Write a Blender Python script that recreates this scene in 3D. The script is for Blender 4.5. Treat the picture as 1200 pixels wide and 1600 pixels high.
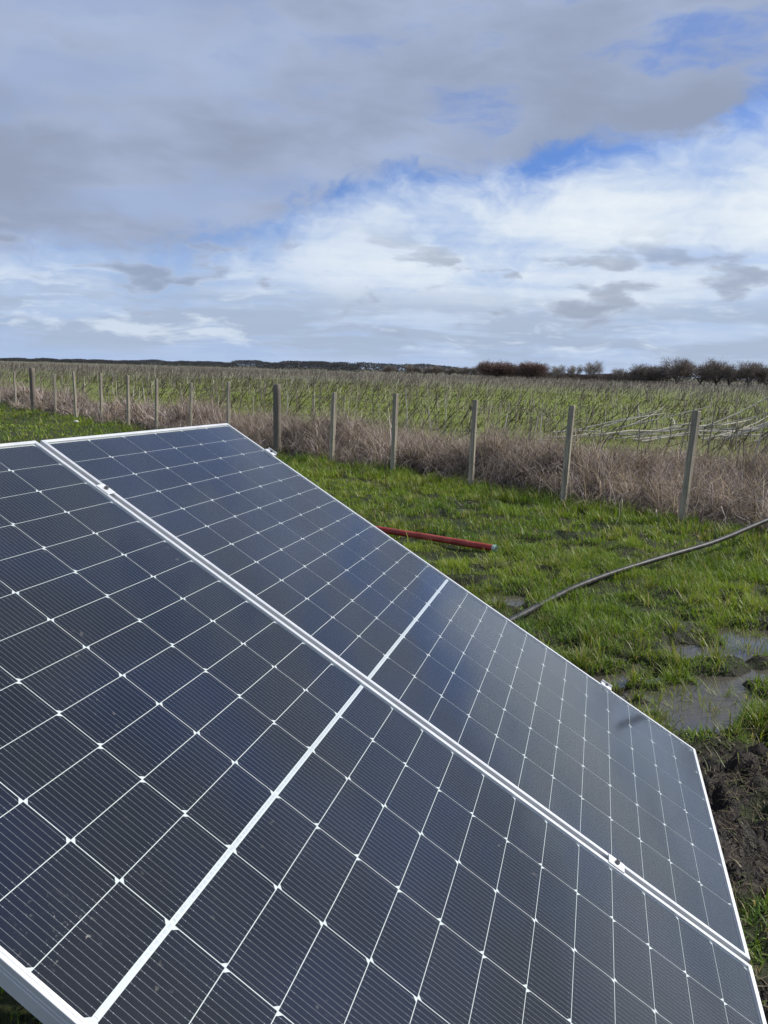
import bpy, math, random
import numpy as np
from mathutils import Matrix, Vector

SC = bpy.context.scene
for o in list(bpy.data.objects):
    bpy.data.objects.remove(o)
COL = SC.collection
RNG = np.random.default_rng(7)
random.seed(7)
rad = math.radians

# ------------------------------------------------------------------ camera
cam_d = bpy.data.cameras.new('camera')
cam = bpy.data.objects.new('camera', cam_d)
COL.objects.link(cam)
cam_d.sensor_fit = 'VERTICAL'
cam_d.sensor_height = 36.0
cam_d.lens = 1193.35 / 1600 * 36.0
cam_d.clip_start = 0.02
cam_d.clip_end = 9000
EYE = 1.6
Rr = (0.99959885, 0.00520040, 0.02784043)       # camera right, in the world
Ru = (-0.02832197, 0.18354363, 0.98260348)      # camera up
Rb = (0.0, -0.98299781, 0.18361729)             # camera back
M = Matrix(((Rr[0], Ru[0], Rb[0], 0), (Rr[1], Ru[1], Rb[1], 0), (Rr[2], Ru[2], Rb[2], EYE), (0, 0, 0, 1)))
cam.matrix_world = M
SC.camera = cam

# ------------------------------------------------------------------ render settings
SC.render.engine = 'CYCLES'
SC.view_settings.view_transform = 'Standard'
SC.view_settings.look = 'None'
SC.view_settings.exposure = 0.0
SC.view_settings.gamma = 1.0
SC.view_settings.use_curve_mapping = False
SC.cycles.use_denoising = True
SC.cycles.denoiser = 'OPENIMAGEDENOISE'
SC.cycles.denoising_input_passes = 'RGB_ALBEDO_NORMAL'
SC.cycles.denoising_prefilter = 'ACCURATE'
SC.cycles.max_bounces = 8
SC.cycles.transparent_max_bounces = 12
SC.cycles.caustics_reflective = False
SC.cycles.caustics_refractive = False
SC.cycles.sample_clamp_indirect = 4.0

SUN_AZ = 14.0      # degrees from +X towards +Y
SUN_EL = 40.0
sun_dir = Vector((math.cos(rad(SUN_EL)) * math.cos(rad(SUN_AZ)), math.cos(rad(SUN_EL)) * math.sin(rad(SUN_AZ)), math.sin(rad(SUN_EL))))


# ------------------------------------------------------------------ node helper
class NG:
    def __init__(s, tree):
        s.t = tree
        s.n = tree.nodes
        s.l = tree.links

    def node(s, kind, **kw):
        nd = s.n.new(kind)
        for k, v in kw.items():
            setattr(nd, k, v)
        return nd

    def put(s, sock, v):
        if isinstance(v, bpy.types.NodeSocket):
            s.l.new(v, sock)
        elif v is not None:
            sock.default_value = v

    def m(s, op, a, b=None, c=None, clamp=False):
        nd = s.node('ShaderNodeMath', operation=op, use_clamp=clamp)
        s.put(nd.inputs[0], a)
        s.put(nd.inputs[1], b)
        s.put(nd.inputs[2], c)
        return nd.outputs[0]

    def vm(s, op, a, b=None):
        nd = s.node('ShaderNodeVectorMath', operation=op)
        s.put(nd.inputs[0], a)
        s.put(nd.inputs[1], b)
        return nd.outputs['Value'] if op in ('LENGTH', 'DOT_PRODUCT', 'DISTANCE') else nd.outputs[0]

    def sep(s, v):
        nd = s.node('ShaderNodeSeparateXYZ')
        s.put(nd.inputs[0], v)
        return nd.outputs

    def comb(s, x, y, z=0.0):
        nd = s.node('ShaderNodeCombineXYZ')
        for i, v in enumerate((x, y, z)):
            s.put(nd.inputs[i], v)
        return nd.outputs[0]

    def noise(s, vec, scale, detail=4, rough=0.5, dist=0.0, out='Fac'):
        nd = s.node('ShaderNodeTexNoise')
        s.put(nd.inputs['Vector'], vec)
        s.put(nd.inputs['Scale'], scale)
        nd.inputs['Detail'].default_value = detail
        nd.inputs['Roughness'].default_value = rough
        nd.inputs['Distortion'].default_value = dist
        return nd.outputs[out]

    def sm(s, v, lo, hi, a=0.0, b=1.0):
        nd = s.node('ShaderNodeMapRange', interpolation_type='SMOOTHSTEP')
        for i, x in enumerate((v, lo, hi, a, b)):
            s.put(nd.inputs[i], x)
        return nd.outputs[0]

    def mix(s, f, a, b, mode='MIX'):
        nd = s.node('ShaderNodeMix', data_type='RGBA', blend_type=mode)
        s.put(nd.inputs[0], f)
        for i, v in ((6, a), (7, b)):
            if isinstance(v, (tuple, list)) and len(v) == 3:
                v = (*v, 1.0)
            s.put(nd.inputs[i], v)
        return nd.outputs[2]

    def ramp(s, f, stops):
        nd = s.node('ShaderNodeValToRGB')
        el = nd.color_ramp.elements
        while len(el) < len(stops):
            el.new(0.5)
        for e, (p, c) in zip(el, stops):
            e.position = p
            e.color = (*c, 1.0) if len(c) == 3 else c
        s.put(nd.inputs[0], f)
        return nd.outputs[0]

    def curve(s, v, lo, hi, pts):
        """piecewise-linear value of v through pts [(v, value)...], values returned as they are"""
        vals = [p[1] for p in pts]
        a, b = min(vals), max(vals)
        nd = s.node('ShaderNodeFloatCurve')
        t = s.node('ShaderNodeMapRange')
        for i, x in enumerate((v, lo, hi, 0.0, 1.0)):
            s.put(t.inputs[i], x)
        s.put(nd.inputs['Value'], t.outputs[0])
        c = nd.mapping.curves[0]
        while len(c.points) < len(pts):
            c.points.new(0.5, 0.5)
        for p, (x, y) in zip(c.points, pts):
            p.location = ((x - lo) / (hi - lo), (y - a) / (b - a))
        nd.mapping.update()
        return s.m('MULTIPLY_ADD', nd.outputs[0], b - a, a)


# ------------------------------------------------------------------ world: blue sky with broken cloud
world = bpy.data.worlds.new('World')
SC.world = world
world.use_nodes = True
g = NG(world.node_tree)
g.n.clear()
SKY = 0.1
sky = g.node('ShaderNodeTexSky', sky_type='NISHITA')
sky.sun_disc = False
sky.sun_elevation = rad(SUN_EL)
sky.sun_rotation = rad(90.0 - SUN_AZ)
sky.air_density = 1.0
sky.dust_density = 0.6
sky.ozone_density = 2.0
tc = g.node('ShaderNodeTexCoord')
dirv = g.vm('NORMALIZE', tc.outputs['Generated'])
dx, dy, dz = g.sep(dirv)
el = g.m('MULTIPLY', g.m('ARCSINE', dz), 180 / math.pi)            # degrees above the horizon
az = g.m('MULTIPLY', g.m('ARCTAN2', dx, dy), 180 / math.pi)        # degrees from +Y, positive to +X
zc = g.m('ADD', g.m('MAXIMUM', dz, 0.0), 0.055)
px, py = g.m('DIVIDE', dx, zc), g.m('DIVIDE', dy, zc)              # a point on the flat cloud layer


def cl(c, k=1.0):
    return tuple(x * k / SKY for x in c)


def ang(zs, w):                                                    # direction, stretched so that clouds lie flat
    return g.vm('ADD', g.vm('MULTIPLY', dirv, (1.0, 1.0, zs)), (w, w * 0.7, 0.0))


wob = g.vm('MULTIPLY', g.vm('SUBTRACT', g.noise(ang(1.8, 0.0), 7.0, 3, 0.6, out='Color'), (0.5, 0.5, 0.5)), (0.16, 0.16, 0.16))
blue = g.mix(1.0, sky.outputs[0], (0.52, 0.74, 1.22), 'MULTIPLY')
# clear air near the horizon is pale
col = g.mix(g.sm(el, 0.0, 14.0, 0.92, 0.05), blue, cl((0.40, 0.53, 0.80)))
# bright, thin high cloud below the deck
n_hi = g.noise(g.vm('ADD', ang(2.2, 3.0), wob), 4.2, 6, 0.6)
n_fib = g.noise(g.comb(g.m('MULTIPLY', px, 0.5), py, 3.0), 1.2, 3, 0.6)
hi = g.m('MULTIPLY_ADD', n_fib, 0.35, g.m('MULTIPLY', n_hi, 0.75))
n_e1 = g.m('SUBTRACT', g.noise(g.vm('ADD', ang(1.6, 9.0), wob), 6.5, 5, 0.62), 0.5)
edge_up = g.curve(az, -180, 180, [(-180, 9), (-60, 7.0), (-26, 7.5), (-12, 9.0), (-3, 12.2), (5, 13.0), (9, 13.0), (14, 15.6), (24, 17.2), (60, 18), (180, 9)])
below = g.m('SUBTRACT', edge_up, g.m('MULTIPLY_ADD', n_e1, 11.0, el))
hi_fac = g.m('MULTIPLY', g.sm(below, -1.6, 3.2), g.sm(hi, 0.36, 0.56, 0.50, 1.0))
right = g.sm(az, -26.0, 8.0, 0.5, 1.0)
hi_fac = g.m('MULTIPLY', hi_fac, g.m('MULTIPLY', right, g.sm(el, 1.0, 7.0, 0.30, 1.0)))
hi_col = g.mix(g.sm(hi, 0.42, 0.70), cl((0.58, 0.69, 0.86)), cl((0.84, 0.90, 0.955)))
col = g.mix(hi_fac, col, hi_col)
# grey-lilac stratus deck overhead
n_dk = g.noise(ang(2.4, 17.0), 2.6, 4, 0.55)
n_dk2 = g.noise(g.vm('ADD', ang(3.4, 21.0), wob), 6.0, 5, 0.58)
n_pl = g.noise(g.comb(g.m('MULTIPLY', px, 0.7), g.m('MULTIPLY', py, 1.1), 1.0), 0.9, 3, 0.55)
n_e2 = g.m('SUBTRACT', g.noise(g.vm('ADD', ang(1.7, 29.0), wob), 5.0, 6, 0.63), 0.5)
edge_dk = g.curve(az, -180, 180, [(-180, 9), (-60, 6.0), (-26, 6.4), (-14, 7.2), (-7, 10.2), (0, 12.4), (9, 13.6), (13, 15.4), (24, 16.6), (60, 17), (180, 9)])
above = g.m('SUBTRACT', g.m('MULTIPLY_ADD', n_e2, 10.0, el), edge_dk)
thick = g.sm(above, -0.7, 1.3)
hole_n = g.m('MULTIPLY_ADD', n_dk2, 0.6, g.m('MULTIPLY', n_pl, 0.4))
hole = g.m('MULTIPLY', g.sm(hole_n, 0.48, 0.62), g.sm(az, -14.0, 12.0, 0.25, 1.0))
dk_fac = g.m('MULTIPLY', thick, g.m('SUBTRACT', 1.0, g.m('MULTIPLY', hole, 0.72)))
dk_t = g.m('ADD', g.m('MULTIPLY', n_dk, 0.55), g.m('ADD', g.m('MULTIPLY', n_dk2, 0.25), g.m('MULTIPLY', n_pl, 0.20)))
dk_col = g.mix(g.sm(dk_t, 0.40, 0.62), cl((0.30, 0.355, 0.485)), cl((0.41, 0.495, 0.69)))
col = g.mix(dk_fac, col, dk_col)
# flat pale streaks and haze towards the horizon
n_st = g.noise(g.vm('ADD', ang(9.0, 33.0), wob), 5.0, 4, 0.58)
col = g.mix(g.m('MULTIPLY', g.m('MULTIPLY', g.sm(el, 0.0, 1.5), g.sm(el, 6.5, 3.5, 0.0, 1.0)), g.sm(n_st, 0.40, 0.58, 0.1, 0.85)), col, cl((0.40, 0.485, 0.63)))
n_wh = g.noise(g.vm('ADD', ang(5.0, 41.0), wob), 7.0, 4, 0.62)
col = g.mix(g.m('MULTIPLY', g.m('MULTIPLY', g.sm(el, 0.6, 2.0), g.sm(el, 9.0, 4.0)), g.sm(n_wh, 0.53, 0.68, 0.0, 0.75)), col, cl((0.70, 0.79, 0.91)))
# low scattered grey cumulus with frayed edges
n_lo = g.noise(g.vm('ADD', ang(3.0, 47.0), g.vm('MULTIPLY', wob, (0.5, 0.5, 0.5))), 10.5, 5, 0.5)
lo_band = g.m('MULTIPLY', g.sm(el, 1.8, 3.8), g.sm(el, 10.5, 7.0))
lo_fac = g.m('MULTIPLY', lo_band, g.sm(n_lo, 0.52, 0.60))
lo_col = g.mix(g.sm(n_lo, 0.54, 0.66), cl((0.46, 0.53, 0.67)), cl((0.29, 0.335, 0.44)))
col = g.mix(g.m('MULTIPLY', lo_fac, 0.66), col, lo_col)
world.cycles.sampling_method = 'MANUAL'
world.cycles.sample_map_resolution = 512
bg = g.node('ShaderNodeBackground')
g.put(bg.inputs['Color'], col)
bg.inputs['Strength'].default_value = SKY
out = g.node('ShaderNodeOutputWorld')
g.l.new(bg.outputs[0], out.inputs['Surface'])

sun_l = bpy.data.lights.new('sun', 'SUN')
sun_l.energy = 5.0
sun_l.angle = rad(0.6)
sun_l.color = (1.0, 0.945, 0.86)
sun = bpy.data.objects.new('sun', sun_l)
COL.objects.link(sun)
sun.rotation_euler = sun_dir.to_track_quat('Z', 'Y').to_euler()
sun.location = sun_dir * 40


# ------------------------------------------------------------------ object helpers
def tag(o, label=None, cat=None, group=None, kind=None):
    if label:
        o['label'] = label
    if cat:
        o['category'] = cat
    if group:
        o['group'] = group
    if kind:
        o['kind'] = kind
    return o


def link(name, me, mat=None, parent=None):
    o = bpy.data.objects.new(name, me)
    COL.objects.link(o)
    if mat is not None and me is not None and not me.materials:
        me.materials.append(mat)
    if parent is not None:
        o.parent = parent
    return o


def empty(name, mw=None):
    o = bpy.data.objects.new(name, None)
    o.empty_display_size = 0.1
    COL.objects.link(o)
    if mw is not None:
        o.matrix_world = mw
    return o


def np_mesh(name, v, tri=None, quad=None, col=None, smooth=False):
    me = bpy.data.meshes.new(name)
    v = np.asarray(v, np.float32).reshape(-1, 3)
    parts, sizes = [], []
    if tri is not None and len(tri):
        parts.append(np.asarray(tri, np.int32).ravel())
        sizes.append(np.full(len(tri), 3, np.int32))
    if quad is not None and len(quad):
        parts.append(np.asarray(quad, np.int32).ravel())
        sizes.append(np.full(len(quad), 4, np.int32))
    loops = np.concatenate(parts)
    sz = np.concatenate(sizes)
    me.vertices.add(len(v))
    me.vertices.foreach_set('co', v.ravel())
    me.loops.add(len(loops))
    me.loops.foreach_set('vertex_index', loops)
    me.polygons.add(len(sz))
    me.polygons.foreach_set('loop_start', np.concatenate(([0], np.cumsum(sz)[:-1])).astype(np.int32))
    if smooth:
        me.polygons.foreach_set('use_smooth', np.ones(len(sz), bool))
    me.update(calc_edges=True)
    if col is not None:
        a = me.attributes.new('col', 'FLOAT_COLOR', 'POINT')
        c = np.ones((len(v), 4), np.float32)
        c[:, :3] = col
        a.data.foreach_set('color', c.ravel())
    me.validate()
    return me


class MB:
    """collects boxes, tubes and prisms into one mesh"""
    def __init__(s):
        s.v, s.f = [], []

    def add(s, v, f):
        b = len(s.v)
        s.v += [tuple(x) for x in v]
        s.f += [tuple(i + b for i in q) for q in f]

    def box(s, lo, hi, bev=0.0):
        x0, y0, z0 = lo
        x1, y1, z1 = hi
        if bev <= 0:
            s.add([(x0, y0, z0), (x1, y0, z0), (x1, y1, z0), (x0, y1, z0), (x0, y0, z1), (x1, y0, z1), (x1, y1, z1), (x0, y1, z1)],
                  [(0, 3, 2, 1), (4, 5, 6, 7), (0, 1, 5, 4), (1, 2, 6, 5), (2, 3, 7, 6), (3, 0, 4, 7)])
        else:
            b = bev
            rings = []
            for z, i in ((z0, b), (z0 + b, 0), (z1 - b, 0), (z1, b)):
                r = [(x0 + b + i, y0 + i), (x1 - b - i, y0 + i), (x1 - i, y0 + b + i), (x1 - i, y1 - b - i), (x1 - b - i, y1 - i), (x0 + b + i, y1 - i), (x0 + i, y1 - b - i), (x0 + i, y0 + b + i)]
                rings.append([(x, y, z) for x, y in r])
            s.loft(rings)

    def loft(s, rings, cap=True):
        n = len(rings[0])
        v = [p for r in rings for p in r]
        f = []
        for k in range(len(rings) - 1):
            for i in range(n):
                j = (i + 1) % n
                f.append((k * n + i, k * n + j, (k + 1) * n + j, (k + 1) * n + i))
        if cap:
            f.append(tuple(range(n - 1, -1, -1)))
            f.append(tuple((len(rings) - 1) * n + i for i in range(n)))
        s.add(v, f)

    def tube(s, pts, r, n=8, cap=True):
        pts = [Vector(p) for p in pts]
        rs = r if isinstance(r, (list, tuple)) else [r] * len(pts)
        up = Vector((0, 0, 1))
        rings = []
        for i, p in enumerate(pts):
            t = (pts[min(i + 1, len(pts) - 1)] - pts[max(i - 1, 0)]).normalized()
            a = t.cross(up)
            if a.length < 1e-3:
                a = t.cross(Vector((1, 0, 0)))
            a.normalize()
            b = a.cross(t).normalized()
            rings.append([p + (a * math.cos(2 * math.pi * k / n) + b * math.sin(2 * math.pi * k / n)) * rs[i] for k in range(n)])
        s.loft(rings, cap)

    def mesh(s, name, smooth=False):
        me = bpy.data.meshes.new(name)
        me.from_pydata(s.v, [], s.f)
        if smooth:
            me.polygons.foreach_set('use_smooth', [True] * len(me.polygons))
        me.update()
        return me

    def build(s, name, mat, parent=None, smooth=False):
        return link(name, s.mesh(name, smooth), mat, parent)


# ------------------------------------------------------------------ materials
def new_mat(name):
    m = bpy.data.materials.new(name)
    m.use_nodes = True
    gg = NG(m.node_tree)
    gg.n.clear()
    o = gg.node('ShaderNodeOutputMaterial')
    return m, gg, o


def principled(gg, o, base=(0.5, 0.5, 0.5), rough=0.6, metal=0.0, spec=0.5, normal=None):
    p = gg.node('ShaderNodeBsdfPrincipled')
    gg.put(p.inputs['Base Color'], (*base, 1.0) if isinstance(base, tuple) else base)
    gg.put(p.inputs['Roughness'], rough)
    gg.put(p.inputs['Metallic'], metal)
    gg.put(p.inputs['Specular IOR Level'], spec)
    if normal is not None:
        gg.l.new(normal, p.inputs['Normal'])
    gg.l.new(p.outputs[0], o.inputs['Surface'])
    return p


def bump(gg, h, strength=0.5, dist=0.01):
    b = gg.node('ShaderNodeBump')
    b.inputs['Strength'].default_value = strength
    b.inputs['Distance'].default_value = dist
    gg.put(b.inputs['Height'], h)
    return b.outputs[0]


def objco(gg):
    return gg.node('ShaderNodeTexCoord').outputs['Object']


def rnd(gg):
    return gg.node('ShaderNodeObjectInfo').outputs['Random']


def mat_blades(name, trans=0.35, rough=0.55, spec=0.35):
    m, gg, o = new_mat(name)
    at = gg.node('ShaderNodeAttribute', attribute_name='col')
    p = gg.node('ShaderNodeBsdfPrincipled')
    gg.l.new(at.outputs['Color'], p.inputs['Base Color'])
    p.inputs['Roughness'].default_value = rough
    p.inputs['Specular IOR Level'].default_value = spec
    t = gg.node('ShaderNodeBsdfTranslucent')
    tcol = gg.mix(1.0, at.outputs['Color'], (1.25, 1.2, 0.75), 'MULTIPLY')
    gg.l.new(tcol, t.inputs['Color'])
    mx = gg.node('ShaderNodeMixShader')
    mx.inputs[0].default_value = trans
    gg.l.new(p.outputs[0], mx.inputs[1])
    gg.l.new(t.outputs[0], mx.inputs[2])
    gg.l.new(mx.outputs[0], o.inputs['Surface'])
    return m


def mat_metal(name, base, rough, brush=True):
    m, gg, o = new_mat(name)
    co = objco(gg)
    n = gg.noise(co, 60.0, 4, 0.6)
    n2 = gg.noise(co, 9.0, 3, 0.5)
    c = gg.mix(gg.sm(n2, 0.3, 0.75), base, tuple(x * 0.86 for x in base))
    r = gg.m('MULTIPLY_ADD', n, 0.2, rough - 0.1)
    principled(gg, o, c, r, 0.3, 0.5, bump(gg, n, 0.06, 0.002))
    return m


M_ALU = mat_metal('anodised_aluminium', (0.74, 0.76, 0.78), 0.40)
M_STEEL = mat_metal('galvanised_steel', (0.42, 0.44, 0.46), 0.5)
M_BOLT = mat_metal('bolt_steel', (0.16, 0.16, 0.17), 0.4)

# white backsheet
m, gg, o = new_mat('white_backsheet')
principled(gg, o, gg.mix(gg.noise(objco(gg), 14.0, 3), (0.66, 0.69, 0.71), (0.60, 0.63, 0.65)), 0.55, 0, 0.2)
M_BACK = m
m, gg, o = new_mat('tinned_ribbon')
co = objco(gg)
tick = gg.m('LESS_THAN', gg.m('FRACT', gg.m('MULTIPLY', gg.sep(co)[1], 1 / 0.011375)), 0.06)
c = gg.mix(gg.noise(co, 130.0, 3, 0.7), (0.42, 0.44, 0.50), (0.62, 0.64, 0.68))
principled(gg, o, gg.mix(tick, c, (0.8, 0.82, 0.84)), 0.4, 0.3, 0.5)
M_RIB = m

# monocrystalline half cell: 16 thin wires with solder dots
CW, CL = 0.1818, 0.0919
m, gg, o = new_mat('solar_cell_silicon')
co = objco(gg)
cx, cy, cz = gg.sep(co)
wy = gg.m('FRACT', gg.m('MULTIPLY', cy, 16 / CW))
dy_ = gg.m('MULTIPLY', gg.m('ABSOLUTE', gg.m('SUBTRACT', wy, 0.5)), CW / 16)
line = gg.sm(dy_, 0.00022, 0.00042, 1.0, 0.0)
wx = gg.m('FRACT', gg.m('MULTIPLY', cx, 6 / CL))
dx_ = gg.m('MULTIPLY', gg.m('ABSOLUTE', gg.m('SUBTRACT', wx, 0.5)), CL / 6)
dot = gg.sm(gg.m('SQRT', gg.m('ADD', gg.m('MULTIPLY', dx_, dx_), gg.m('MULTIPLY', dy_, dy_))), 0.0005, 0.0008, 0.8, 0.0)
dot = gg.m('MULTIPLY', dot, gg.sm(gg.m('ABSOLUTE', gg.m('SUBTRACT', cx, CL / 2)), CL * 0.30, CL * 0.34, 0.35, 1.0))
ends = gg.m('MAXIMUM', gg.m('LESS_THAN', cx, 0.0035), gg.m('GREATER_THAN', cx, CL - 0.0035))
lw = gg.m('MULTIPLY', line, gg.m('MULTIPLY_ADD', ends, 0.1, 0.40))
r = rnd(gg)
big = gg.noise(gg.node('ShaderNodeNewGeometry').outputs['Position'], 2.4, 3, 0.5)
c0 = gg.mix(r, (0.0050, 0.0080, 0.0155), (0.0078, 0.0108, 0.0185))
c0 = gg.mix(gg.m('MULTIPLY', gg.noise(co, 22.0, 3, 0.6), 0.5), c0, (0.006, 0.009, 0.024))
c0 = gg.mix(gg.sm(big, 0.45, 0.7), c0, (0.007, 0.012, 0.032))
cc = gg.mix(gg.m('MAXIMUM', lw, dot), c0, (0.44, 0.46, 0.51))
principled(gg, o, cc, 0.5, 0.0, 0.08)
M_CELL = m

# front glass: clear, faintly textured, a little dusty
def glass_mat(name, smudge):
    m, gg, o = new_mat(name)
    tr = gg.node('ShaderNodeBsdfTransparent')
    tr.inputs[0].default_value = (0.97, 0.985, 0.98, 1)
    gl = gg.node('ShaderNodeBsdfGlossy')
    gl.inputs['Roughness'].default_value = 0.07
    gl.inputs['Color'].default_value = (0.93, 0.96, 1.0, 1)
    lwn = gg.node('ShaderNodeLayerWeight')
    lwn.inputs['Blend'].default_value = 0.5
    fz = lwn.outputs['Facing']
    f5 = gg.m('POWER', fz, 4.2)
    fre = gg.m('MULTIPLY_ADD', f5, 0.60, 0.009)
    mx = gg.node('ShaderNodeMixShader')
    gg.l.new(fre, mx.inputs[0])
    gg.l.new(tr.outputs[0], mx.inputs[1])
    gg.l.new(gl.outputs[0], mx.inputs[2])
    df = gg.node('ShaderNodeBsdfDiffuse')
    df.inputs['Color'].default_value = (0.52, 0.50, 0.46, 1)
    co = objco(gg)
    film = gg.sm(gg.noise(co, 1.7, 6, 0.65), 0.35, 0.8, 0.002, 0.010)
    spk = gg.sm(gg.noise(co, 95.0, 2, 0.4), 0.70, 0.78)
    spk = gg.m('MULTIPLY', spk, gg.sm(gg.noise(co, 3.0, 3, 0.5), 0.50, 0.66, 0.05, 0.5))
    dust = gg.m('ADD', film, gg.m('MULTIPLY', spk, 0.35))
    if smudge:      # dried splashes near the low corner
        near = gg.sm(gg.vm('DISTANCE', co, smudge), 0.0, 0.11, 1.0, 0.0)
        spl = gg.m('MULTIPLY', near, gg.sm(gg.noise(co, 105.0, 3, 0.7, 1.2), 0.62, 0.76))
        dust = gg.m('ADD', dust, gg.m('MULTIPLY', spl, 0.38))
    mx2 = gg.node('ShaderNodeMixShader')
    gg.l.new(dust, mx2.inputs[0])
    gg.l.new(mx.outputs[0], mx2.inputs[1])
    gg.l.new(df.outputs[0], mx2.inputs[2])
    gg.l.new(mx2.outputs[0], o.inputs['Surface'])
    return m


M_GLASS = glass_mat('solar_glass', None)
M_GLASS_SPLASHED = glass_mat('splashed_solar_glass', (1.02, 0.07, 0.0))


def mat_wood(name, a, b, lich, scale=1.0):
    m, gg, o = new_mat(name)
    co = objco(gg)
    st = gg.noise(gg.vm('MULTIPLY', co, (60 * scale, 60 * scale, 3.5)), 1.0, 5, 0.65)
    bl = gg.noise(gg.vm('ADD', co, gg.comb(gg.m('MULTIPLY', rnd(gg), 9.0), 0.0, 0.0)), 7.0, 4, 0.6)
    c = gg.mix(gg.sm(st, 0.3, 0.72), a, b)
    c = gg.mix(gg.sm(bl, 0.52, 0.68, 0.0, 0.7), c, lich)
    c = gg.mix(gg.m('MULTIPLY', rnd(gg), 0.3), c, a)
    principled(gg, o, c, 0.85, 0, 0.2, bump(gg, st, 0.6, 0.006))
    return m


M_POST = mat_wood('weathered_post_wood', (0.21, 0.185, 0.145), (0.54, 0.49, 0.39), (0.42, 0.40, 0.25))
M_POSTD = mat_wood('old_dark_post_wood', (0.10, 0.088, 0.074), (0.27, 0.24, 0.20), (0.22, 0.21, 0.16))
M_STAKE = mat_wood('grey_stake_wood', (0.13, 0.115, 0.095), (0.32, 0.29, 0.245), (0.27, 0.26, 0.18), 0.6)
M_CANE = mat_wood('dark_cane_bark', (0.045, 0.038, 0.030), (0.13, 0.11, 0.085), (0.12, 0.115, 0.07), 0.6)
M_PALE = mat_wood('bleached_branch', (0.40, 0.37, 0.31), (0.66, 0.62, 0.54), (0.50, 0.46, 0.36), 0.6)

# ------------------------------------------------------------------ ground heights
FA = np.array([3.316, 8.358])            # the nearest fence post
FU = np.array([-0.67484, 0.73796])     # along the fence, going away
FN = np.array([0.73796, 0.67484])      # across it, into the field


def hash2(ix, iy, seed):
    h = (ix.astype(np.int64) * 374761393 + iy.astype(np.int64) * 668265263 + seed * 2147483647) & 0xFFFFFFFF
    h = ((h ^ (h >> 13)) * 1274126177) & 0xFFFFFFFF
    return ((h ^ (h >> 16)) & 0xFFFF) / 65535.0


def vnoise(x, y, seed=0):
    ix, iy = np.floor(x), np.floor(y)
    fx, fy = x - ix, y - iy
    fx, fy = fx * fx * (3 - 2 * fx), fy * fy * (3 - 2 * fy)
    a, b = hash2(ix, iy, seed), hash2(ix + 1, iy, seed)
    c, d = hash2(ix, iy + 1, seed), hash2(ix + 1, iy + 1, seed)
    return (a + (b - a) * fx) * (1 - fy) + (c + (d - c) * fx) * fy


def fbm(x, y, oct_=4, seed=0):
    s, a, t = 0.0, 0.5, 0.0
    for k in range(oct_):
        s = s + a * vnoise(x * 2 ** k + 17.3 * k, y * 2 ** k - 9.1 * k, seed + k)
        t += a
        a *= 0.5
    return s / t


def sstep(x, a, b):
    t = np.clip((x - a) / (b - a), 0, 1)
    return t * t * (3 - 2 * t)


PUDDLES = [(2.42, 4.60, 0.80, 0.32, 18), (1.75, 3.72, 0.52, 0.24, 28), (2.35, 4.02, 0.62, 0.17, 12), (1.56, 3.46, 0.36, 0.12, 20), (1.82, 7.0, 0.30, 0.14, 0), (-0.1, 10.6, 0.34, 0.5, 30), (0.45, 9.7, 0.3, 0.3, 0), (-0.65, 11.1, 0.3, 0.35, 0), (0.98, 5.36, 0.2, 0.11, 60), (1.27, 3.9, 0.14, 0.1, 0), (1.05, 8.8, 0.35, 0.18, 0)]
WATER_Z = -0.030


def w_fence(x, y):
    return (x - FA[0]) * FN[0] + (y - FA[1]) * FN[1]


def strip_w(x, y):
    s_ = (x - FA[0]) * FU[0] + (y - FA[1]) * FU[1]
    return np.clip(4.2 - 0.24 * s_, 2.2, 4.8)


def mud_mask(x, y):
    e = 3.30 + 0.22 * (fbm(x * 2.2, y * 2.2, 3, 31) - 0.5) * 2 + 0.10 * (x - 1.5)
    m_ = sstep(e - y, -0.06, 0.16) * sstep(x, 0.25, 0.55)
    tuft = sstep(fbm(x * 3.1, y * 3.1, 3, 41), 0.50, 0.62) * sstep(3.0 - y, -0.1, 0.3) * 0.75
    return m_ * (1 - tuft)


def puddle_mask(x, y):
    best = np.zeros_like(x)
    for cx_, cy_, a, b, rot in PUDDLES:
        c, s = math.cos(rad(rot)), math.sin(rad(rot))
        u, v = (x - cx_) * c + (y - cy_) * s, -(x - cx_) * s + (y - cy_) * c
        r_ = np.sqrt((u / a) ** 2 + (v / b) ** 2)
        best = np.maximum(best, 1 - r_)
    return best


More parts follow.
